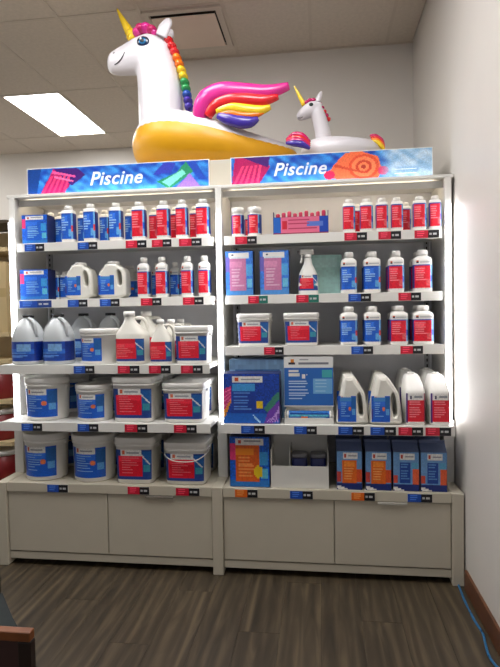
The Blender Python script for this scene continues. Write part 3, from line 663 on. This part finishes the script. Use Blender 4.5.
cv.rect(.08, .69, .3, .75, W_).rect(.08, .6, .32, .67, W_).rect(.36, .57, .43, .66, W_).rect(.45, .62, .48, .66, W_).rect(.78, .58, .98, .75, TL).rect(.6, .26, .97, .56, (112, 172, 220)).lines(.08, .5, .12, .54, 7, (190, 210, 235), .35, 4).lines(.64, .92, .28, .55, 4, (160, 200, 232), .3, 5).rect(0, 0, 1, .03, W_)
flat_print('card_print', cv, -.126, .126, .086, .344, -.0628, t)
t2 = thing('rolled_pouch', 'glossy blue rolled pouch with white ends below the information card', 'pouch', (.487, -.14, Z4+.038))
bm = bmesh.new(); path_tube(bm, [(-.105, 0, 0), (.105, 0, 0)], .026, N=24, sub=1); from_bm('roll', bm, mat('pouch_blue', (40, 110, 190), .2, .25, 30), t2, smooth=False)
for s in (-1, 1): tube('end_cap', [(s*.1055, 0, 0), (s*.112, 0, 0), (s*.117, 0, 0)], [.027, .026, .018], PLAST, t2, N=20, sub=1)
cv = Canvas(30, 8, (30, 90, 180)); cv.rect(0, .55, 1, .8, (96, 190, 220)).rect(.3, .1, .46, .5, OR).rect(.5, .2, .95, .4, (140, 206, 226)).speckle(.2)
flat_print('pouch_print', cv, -.1, .1, -.02, .02, -.0268, t2)
G = 'handled jugs on the fourth shelf'
for x, mn, w, h, lb in ((.706, 'b', .164, .244, 'left white handled jug with blue label, fourth shelf'), (.874, 'b', .164, .244, 'right white handled jug with blue label, fourth shelf')):
    profile_jug('handled_jug', lb, x, -.182, Z4, w, h, .16, mn, G, OUT_B, HOLE_B, None, (-.44, .12, .06, .6), .02)
    profile_jug('handled_jug', 'rear jug behind the '+lb, x, .0, Z4, w, h, .16, mn, G, OUT_B, HOLE_B, None, (-.44, .12, .06, .6), .02)
def wedge_jug(label, X, yf):
    w, d, h = .098, .2, .246; t = thing('narrow_jug', label, 'jug', (X, yf+d/2, Z4+.001), group=G); a, b = w/2, d/2
    lofted('body', [(0, a*.94, b*.95, 6), (.006, a, b, 6), (.165, a, b, 6), (.178, a*.97, b*.94, 6, 0, b*.03), (.205, a*.9, b*.76, 5, 0, b*.18), (.235, a*.74, b*.52, 4, 0, b*.36), (.243, a*.6, b*.42, 4, 0, b*.38)], PLAST, t, 40)
    lofted('cap', [(.238, .018, .018, 2, 0, b*.38), (.252, .018, .018, 2, 0, b*.38)], PLAST, t, 20)
    c = Canvas(26, 26, RD); c.rect(0, 0, .1, 1, (60, 40, 120)).rect(.9, 0, 1, 1, (150, 30, 70)).rect(.1, .78, .9, 1, W_).rect(.22, .82, .32, .94, (60, 60, 90)).rect(.42, .86, .8, .91, GR).lines(.2, .75, .15, .72, 7, (240, 130, 140), .5, 4).rect(.1, 0, .9, .05, W_)
    wrap_print('label', c.speckle(.1), [(.012, a, b, 6), (.16, a, b, 6)], t, -140, -40)
for x, lb in ((1.02, 'left narrow white jug with red label, fourth shelf'), (1.14, 'narrow white red-label jug at right end of fourth shelf')):
    wedge_jug(lb, x, -.182); wedge_jug('rear jug behind the '+lb, x, .04)
# ---- bottom shelf, left bay
Z5 = .466; G = 'pails on the bottom shelf'
for x, w, h, sq, mn, lb, bl in ((-.979, .252, .262, False, 'b', 'round blue-label pail at left end of the bottom shelf', False), (-.697, .252, .258, False, 'b', 'second round blue-label pail from the left, bottom shelf', False), (-.440, .226, .252, True, 'r', 'tall square pail with red label on the bottom shelf', False), (-.162, .240, .228, True, 'r', 'square red-label pail with slack handle, right end of bottom shelf', True)):
    pail(lb, x, -.158, Z5, w, h, mn, G, sq, bail=bl, seed=int(h*700), d=w*.96)
    pail('rear pail behind the '+lb, x, -.158+w+.01, Z5, min(w, .24), h, mn, G, sq, seed=3, d=.235)
# ---- bottom shelf, right bay
cvo = c_box((220, 96, 34), (240, 150, 80), 6); cvo.rect(.16, .64, .62, .78, (238, 140, 40)).disc(.72, .3, .12, YE)
carton_box('powder_box', 'blue and orange box with white heading, bottom shelf', 'box', .172, -.155, Z5, .212, .1, .268, cvo)
t = thing('open_carton', 'plain white open-topped carton on the bottom shelf', 'carton', (.434, -.065, Z5+.001))
bm = bmesh.new(); abox(bm, -.15, .15, -.09, .09, 0, .004); abox(bm, -.15, .15, -.09, -.086, .004, .115); abox(bm, -.15, -.146, -.086, .09, .004, .2); abox(bm, .146, .15, -.086, .09, .004, .2); abox(bm, -.146, .146, .086, .09, .004, .26)
abox(bm, -.052, -.049, -.086, .086, .004, .2)
from_bm('body', bm, CARDW, t)
for x, lb in ((.432, 'left dark blue tub standing inside the white carton'), (.530, 'right dark blue tub standing inside the white carton')):
    t = thing('tub', lb, 'tub', (x, -.09, Z5+.0055), group='tubs in the white carton')
    lofted('body', [(0, .038, .038, 4), (.005, .041, .041, 4), (.14, .041, .041, 4), (.15, .036, .036, 4)], NAVY, t, 32)
    lofted('lid', [(.148, .042, .042, 4), (.164, .042, .042, 4), (.168, .039, .039, 4)], GREY, t, 32)
G = 'gable-top cartons on the bottom shelf'
def gable(label, X, yf, Z, w, d, h, main, group):
    t = thing('gable_carton', label, 'carton', (X, yf+d/2, Z+.001), group=group); hb = h*.8; a = w/2; b = d/2
    vs = [(-a, -b, 0), (a, -b, 0), (a, b, 0), (-a, b, 0), (-a, -b, hb), (a, -b, hb), (a, b, hb), (-a, b, hb), (-a, -.003, h*.95), (a, -.003, h*.95), (-a, .003, h*.95), (a, .003, h*.95), (-a, -.003, h), (a, -.003, h), (-a, .003, h), (a, .003, h)]
    fs = [(0, 3, 2, 1), (0, 1, 5, 4), (2, 3, 7, 6), (0, 4, 7, 3), (1, 2, 6, 5), (4, 5, 9, 8), (6, 7, 10, 11), (4, 8, 10, 7), (5, 6, 11, 9), (8, 9, 13, 12), (11, 10, 14, 15), (12, 13, 15, 14), (8, 12, 14, 10), (9, 11, 15, 13)]
    me = bpy.data.meshes.new('body'); me.from_pydata(vs, [], fs); me.update(); link('body', me, mat('carton_slate', (84, 98, 134), .45, .15), t)
    c = Canvas(24, 30, (104, 150, 200)); c.rect(0, 0, 1, .16, (24, 44, 116)).poly([(0, .02), (.0, .12), (.5, .0), (.3, .0)], W_).rect(.25, .8, .85, .96, W_).rect(.3, .83, .38, .93, (190, 70, 50)).rect(.46, .85, .8, .9, GR)
    if main == 'o': c.rect(.2, .16, .8, .78, OR).rect(.28, .6, .72, .74, (240, 140, 50)).lines(.28, .7, .22, .56, 5, (240, 160, 90), .4, 3).rect(.8, .2, .98, .55, (214, 80, 40)).rect(.0, .2, .16, .45, (200, 70, 60))
    else: c.rect(.26, .2, .66, .74, (26, 66, 150)).lines(.3, .62, .26, .7, 6, (90, 140, 200), .4, 3).rect(.76, .18, .98, .56, (226, 96, 56)).rect(.0, .2, .16, .4, (214, 80, 60)).rect(.7, .56, .95, .74, (90, 160, 200))
    flat_print('front_print', c.speckle(.1), -a+.001, a-.001, .001, hb-.001, -b-.0008, t)
    return t
for x, mn, lb in ((.690, 'o', 'left orange-panelled gable-top carton on the bottom shelf'), (.836, 'o', 'right orange-panelled gable-top carton on the bottom shelf'), (.974, 'b', 'left blue-panelled gable-top carton on the bottom shelf'), (1.110, 'b', 'blue-panelled gable-top carton at the right end of the bottom shelf')):
    gable(lb, x, -.158, Z5, .128, .11, .25, mn, G)
    gable('rear carton behind the '+lb, x, -.04, Z5, .128, .11, .25, mn, G)

# ================================================================== INFLATABLE UNICORNS ON THE CANOPY
def ring_float(root, cx, cy, z0, a, b, r0, r1, seam, ripple=.0025):
    """oval tube float, tube radius r0 at the head end (-X) shrinking to r1; split at the seam into hull and top"""
    NT, NP = 96, 28
    def pt(i, j, lo, hi):
        th = 2*PI*i/NT; ph = lo+(hi-lo)*j/NP
        k = (1+math.cos(th))/2; k = k*k*(3-2*k); r = r0+(r1-r0)*k
        q = r+(ripple*math.sin(th*46) if math.sin(ph) > -.1 else 0)
        nx, ny = math.cos(th)/a, math.sin(th)/b; L = math.hypot(nx, ny)
        return (cx+a*math.cos(th)+nx/L*q*math.cos(ph), cy+b*math.sin(th)+ny/L*q*math.cos(ph), z0+r+q*math.sin(ph))
    for nm, lo, hi, m in (('hull', -PI*1.0-seam, seam, YELLOW if r0 > .12 else VINYL), ('deck', seam, PI-seam, VINYL)):
        vs = [pt(i, j, lo, hi) for i in range(NT) for j in range(NP+1)]
        fs = [(i*(NP+1)+j, ((i+1) % NT)*(NP+1)+j, ((i+1) % NT)*(NP+1)+j+1, i*(NP+1)+j+1) for i in range(NT) for j in range(NP)]
        me = bpy.data.meshes.new(nm); me.from_pydata(vs, [], fs); me.update(); link(nm, me, m, root, smooth=True)
def fused(name, paths, m, root, voxel):
    bm = bmesh.new()
    for pts, rad, fl in paths: path_tube(bm, pts, rad, N=20, flat=fl, sub=5)
    o = from_bm(name, bm, m, root, smooth=True)
    md = o.modifiers.new('remesh', 'REMESH'); md.mode = 'VOXEL'; md.voxel_size = voxel; md.use_smooth_shade = True
    sm = o.modifiers.new('smooth', 'SMOOTH'); sm.factor = .5; sm.iterations = 8
    return o
def ball(name, c, r, m, parent, sx=1, sy=1, sz=1):
    bm = bmesh.new(); bmesh.ops.create_uvsphere(bm, u_segments=20, v_segments=12, radius=1)
    for v in bm.verts: v.co = Vector((c[0]+v.co.x*r*sx, c[1]+v.co.y*r*sy, c[2]+v.co.z*r*sz))
    return from_bm(name, bm, m, parent, smooth=True)
Yb = .40
u = thing('unicorn_float', 'large inflatable unicorn float with rainbow mane and yellow hull', 'pool float', (0, 0, 0))
ring_float(u, -.045, .46, 2.2545, .385, .20, .195, .085, .42)
fused('head_and_neck', [
    ([(-.425, Yb, 2.44), (-.43, Yb, 2.6), (-.432, Yb, 2.75), (-.445, Yb, 2.88), (-.465, Yb, 2.98), (-.47, Yb, 3.04)], [.13, .14, .14, .132, .122, .105], .85),
    ([(-.375, Yb, 3.02), (-.42, Yb, 3.035), (-.49, Yb, 3.035), (-.57, Yb, 3.015), (-.64, Yb, 3.0), (-.70, Yb, 2.99), (-.738, Yb, 2.99), (-.762, Yb, 2.993)], [.045, .085, .114, .110, .094, .080, .070, .042], .85)], VINYL, u, .009)
# horn with a spiral, ear, forelock, mane
hp = [(-.598, Yb, 3.125), (-.632, Yb, 3.19), (-.667, Yb, 3.255), (-.702, Yb, 3.325)]
hn = tube('horn', hp, [.033, .027, .018, .004], YELV, u, N=16)
for k in range(6):
    f = .12+k*.14; c = Vector(hp[0]).lerp(Vector(hp[3]), f); r = .034*(1-f)+.003
    ax = (Vector(hp[3])-Vector(hp[0])).normalized(); s1 = ax.cross(Vector((0, 1, 0))).normalized(); s2 = ax.cross(s1)
    bm = bmesh.new(); path_tube(bm, [c+(s1*math.cos(q)+s2*math.sin(q))*r*.82 for q in np.linspace(0, 2*PI, 13)], r*.3, N=8, sub=1, cap=False); from_bm('horn_coil', bm, YELV, hn, smooth=True)
tube('ear', [(-.400, Yb-.06, 3.10), (-.378, Yb-.065, 3.145), (-.352, Yb-.06, 3.185), (-.338, Yb-.055, 3.20)], [.038, .04, .028, .006], VINYL, u, flat=.45)
tube('ear', [(-.415, Yb+.07, 3.11), (-.398, Yb+.075, 3.15), (-.375, Yb+.07, 3.185), (-.362, Yb+.065, 3.20)], [.038, .04, .028, .006], VINYL, u, flat=.45)
for k, (x, z, r) in enumerate(((-.565, 3.155, .03), (-.54, 3.172, .036), (-.505, 3.172, .038), (-.47, 3.158, .034), (-.45, 3.14, .026))):
    ball('forelock', (x, Yb-.02, z), r, MAG if k % 2 else PINK, u, 1, 1.5, .9)
mane = [(-.378, 3.09), (-.358, 3.055), (-.342, 3.018), (-.328, 2.98), (-.314, 2.942), (-.301, 2.904), (-.29, 2.866), (-.282, 2.828), (-.275, 2.79), (-.269, 2.752), (-.263, 2.714), (-.257, 2.676)]
mcols = [REDV, REDV, REDV, ORAV, ORAV, YELV, YELV, GREV, GREV, BLUV, PURV, PURV]
for (x, z), m in zip(mane, mcols): ball('mane_lobe', (x+.012, Yb-.01, z), .031, m, u, .95, 1.6, .85)
ey = u
eyb = ball('eye', (-.508, Yb-.0895, 3.062), .038, mat('eye_dark', (14, 34, 64), .1, coat=.6), u, 1.05, .35, .85)
ball('eye_ring', (-.508, Yb-.0995, 3.062), .023, mat('eye_blue', (34, 110, 160), .1), eyb, 1, .3, .85)
ball('eye_pupil', (-.508, Yb-.1035, 3.062), .014, BLACK, eyb, 1, .35, .9)
ball('eye_glint', (-.518, Yb-.107, 3.074), .008, VINYL, eyb, 1, .5, 1)
tube('mouth', [(-.722, Yb-.046, 2.955), (-.69, Yb-.062, 2.955), (-.655, Yb-.0745, 2.975), (-.628, Yb-.08, 3.012)], .0035, BLACK, u, N=8)
ball('nostril', (-.706, Yb-.058, 3.022), .008, BLACK, u, 1, .5, .8)
# wing on the near side
yw = .17
w1 = tube('wing_feather', [(-.133, yw+.03, 2.50), (-.125, yw+.01, 2.57), (-.085, yw, 2.635), (.005, yw, 2.668), (.139, yw, 2.660), (.271, yw, 2.648), (.390, yw, 2.672)], [.035, .05, .056, .054, .046, .04, .022], PINK, u, N=16, flat=.8)
tube('wing_feather', [(-.085, yw, 2.53), (-.035, yw-.01, 2.588), (.05, yw-.01, 2.612), (.15, yw-.01, 2.608), (.24, yw-.01, 2.598), (.33, yw-.01, 2.612)], [.026, .036, .04, .04, .034, .016], REDV, u, N=14, flat=.8)
tube('wing_feather', [(-.03, yw-.01, 2.555), (.06, yw-.018, 2.565), (.15, yw-.018, 2.548), (.225, yw-.018, 2.54), (.285, yw-.018, 2.555)], [.022, .03, .032, .028, .014], YELV, u, N=14, flat=.8)
tube('wing_feather', [(-.01, yw-.015, 2.535), (.06, yw-.022, 2.533), (.13, yw-.022, 2.515), (.20, yw-.022, 2.515), (.245, yw-.022, 2.525)], [.014, .02, .022, .018, .008], ORAV, u, N=14, flat=.8)
tube('wing_feather', [(-.02, yw-.02, 2.525), (.04, yw-.026, 2.498), (.11, yw-.026, 2.478), (.17, yw-.026, 2.475), (.215, yw-.026, 2.492)], [.018, .032, .038, .032, .012], PURV, u, N=14, flat=.8)
# tail lying at the rear
for k, (m, dz) in enumerate(((MAG, .0), (REDV, -.022), (MAG, -.04), (PURV, -.058))):
    tube('tail_lobe', [(.372, .175-.012*k, 2.372+dz*.5), (.415, .16-.012*k, 2.392+dz), (.46, .155-.012*k, 2.382+dz), (.505, .155-.012*k, 2.345+dz*.8)], [.008, .018, .02, .008], m, u, N=12)
# ---- small unicorn
s = thing('unicorn_float', 'small white inflatable unicorn ring float on the right bay', 'pool float', (0, 0, 0))
Ys = .28
ring_float(s, .70, .34, 2.2545, .185, .12, .072, .058, .0, .0012)
fused('head_and_neck', [
    ([(.59, Ys, 2.30), (.585, Ys, 2.38), (.575, Ys, 2.45), (.558, Ys, 2.52), (.545, Ys, 2.565)], [.052, .048, .045, .043, .040], .9),
    ([(.572, Ys, 2.575), (.55, Ys, 2.582), (.515, Ys, 2.575), (.48, Ys, 2.557), (.45, Ys, 2.54), (.428, Ys, 2.535)], [.024, .038, .045, .039, .03, .014], .85)], VINYL, s, .005)
tube('horn', [(.472, Ys, 2.60), (.452, Ys, 2.64), (.433, Ys, 2.68), (.414, Ys, 2.716)], [.015, .012, .008, .002], YELV, s, N=12)
tube('ear', [(.552, Ys-.02, 2.61), (.563, Ys-.022, 2.64), (.574, Ys-.02, 2.667)], [.014, .014, .003], VINYL, s, flat=.5)
tube('ear', [(.54, Ys+.025, 2.612), (.551, Ys+.027, 2.642), (.562, Ys+.025, 2.667)], [.014, .014, .003], VINYL, s, flat=.5)
for k, (x, z) in enumerate(((.488, 2.612), (.506, 2.622), (.526, 2.622))): ball('forelock', (x, Ys, z), .017, MAG, s, 1, 1.4, .9)
for k in range(5): ball('mane_lobe', (.566+k*.012, Ys, 2.598-k*.022), .012, MAG if k % 2 else REDV, s, 1, 1.6, 1)
e_ = ball('eye', (.513, Ys-.0375, 2.588), .012, mat('eye_green', (16, 60, 50), .1), s, 1, .4, .9); ball('eye_pupil', (.513, Ys-.042, 2.588), .006, BLACK, e_, 1, .4, 1)
tube('mouth', [(.436, Ys-.016, 2.524), (.45, Ys-.022, 2.52), (.464, Ys-.027, 2.524)], .0018, BLACK, s, N=6)
for k, m in enumerate((MAG, REDV, ORAV, YELV)): tube('tail_lobe', [(.845+.004*k, .25-.006*k, 2.392-.012*k), (.875+.004*k, .245-.006*k, 2.388-.014*k), (.91, .245-.006*k, 2.36-.014*k), (.925, .245-.006*k, 2.328-.008*k)], [.006, .012, .012, .004], m, s, N=10)

# ================================================================== SURROUNDINGS
# shelving standing behind, at the far left
t = thing('background_shelving', 'beige shelving with cartons and pails behind the left end of the display', 'shelf', (-2.08, .8, 0))
BEI = mat('beige_steel', (214, 192, 148), .5, .03)
for sx in (-1, 1): box('upright', sx*.43-.02, sx*.43+.02, .15, .2, 0, 2.05, BEI, t)
box('back_panel', -.41, .41, .18, .2, .02, 2.04, BEI, t)
for z in (.20, .50, .80, 1.09, 1.28, 1.88): box('shelf', -.45, .45, -.2, .149, z-.03, z, BEI, t, .002)
box('top_cover', -.46, .46, -.2, .2, 2.0505, 2.07, mat('dark_trim', (70, 60, 48), .5), t)
G = 'dark red pails on the background shelving'
DRP = mat('dark_red_plastic', (138, 30, 34), .4, .1)
for z, lb in ((.20, 'lowest'), (.50, 'middle'), (.80, 'topmost')):
    p = thing('round_pail', 'dark red pail with pale lid on the background shelving, %s of three' % lb, 'pail', (-1.78, .735, z+.001), group=G)
    lofted('bucket', [(0, .10, .10, 2), (.005, .106, .106, 2), (.2, .122, .122, 2)], DRP, p, 36)
    lofted('lid', [(.19, .126, .126, 2), (.22, .126, .126, 2), (.226, .12, .12, 2)], PLAST, p, 36)
carton_box('stock_carton', 'large plain beige carton on the upper background shelf', 'carton', -1.83, .62, 1.28, .36, .3, .5, Canvas(8, 8, (206, 182, 136)).rect(0, .48, 1, .56, (188, 162, 114)), None, mat('kraft_card', (206, 182, 136), .7))
# chair at the lower left
ch = thing('armchair', 'dark wood armchair with grey-green cushions, cut off at lower left corner', 'chair', (0, 0, 0))
for y, xf in ((-1.75, -.150), (-1.25, -.56)):
    a = box('arm_frame', -.90, xf, y-.012, y+.012, .596, .62, CHAIRW, ch, .003)
    box('leg', xf-.032, xf+.001, y-.0115, y+.0115, .001, .5955, CHAIRD, ch, .002); box('leg', -.9, -.868, y-.0115, y+.0115, .001, .5955, CHAIRD, ch, .002)
    box('side_panel', -.8675, xf-.0325, y-.009, y+.009, .12, .5955, mat('chair_panel_maroon', (60, 34, 30), .5, .15), ch)
bm = bmesh.new(); pts = [(-.19, -1.735), (-.335, -1.5), (-.54, -1.265), (-.86, -1.265), (-.86, -1.735)]
A = [bm.verts.new((x, y, .33)) for x, y in pts]; B = [bm.verts.new((x, y, .46)) for x, y in pts]
bm.faces.new(A[::-1]); bm.faces.new(B)
for k in range(5): bm.faces.new((A[k], A[(k+1) % 5], B[(k+1) % 5], B[k]))
bmesh.ops.bevel(bm, geom=bm.edges[:], offset=.015, segments=2, affect='EDGES'); from_bm('seat', bm, TEALF, ch)
o = box('backrest', -.05, .05, -.23, .23, 0, .5, TEALF, ch, .03, loc=(-.80, -1.5, .455)); o.rotation_euler = (0, -.2, 0)
# network cable along the baseboard
o = tube('network_cable', [(1.225, -.10, .006), (1.220, -.21, .006), (1.213, -.335, .006), (1.213, -.503, .006), (1.220, -.593, .006), (1.207, -.686, .006), (1.2, -.752, .006), (1.207, -.807, .006), (1.222, -.87, .006), (1.226, -1.1, .006), (1.222, -1.6, .006)], .0055, CABLE, N=10, sub=6)
tag(o, 'thin blue cable lying along the brown baseboard', 'cable')
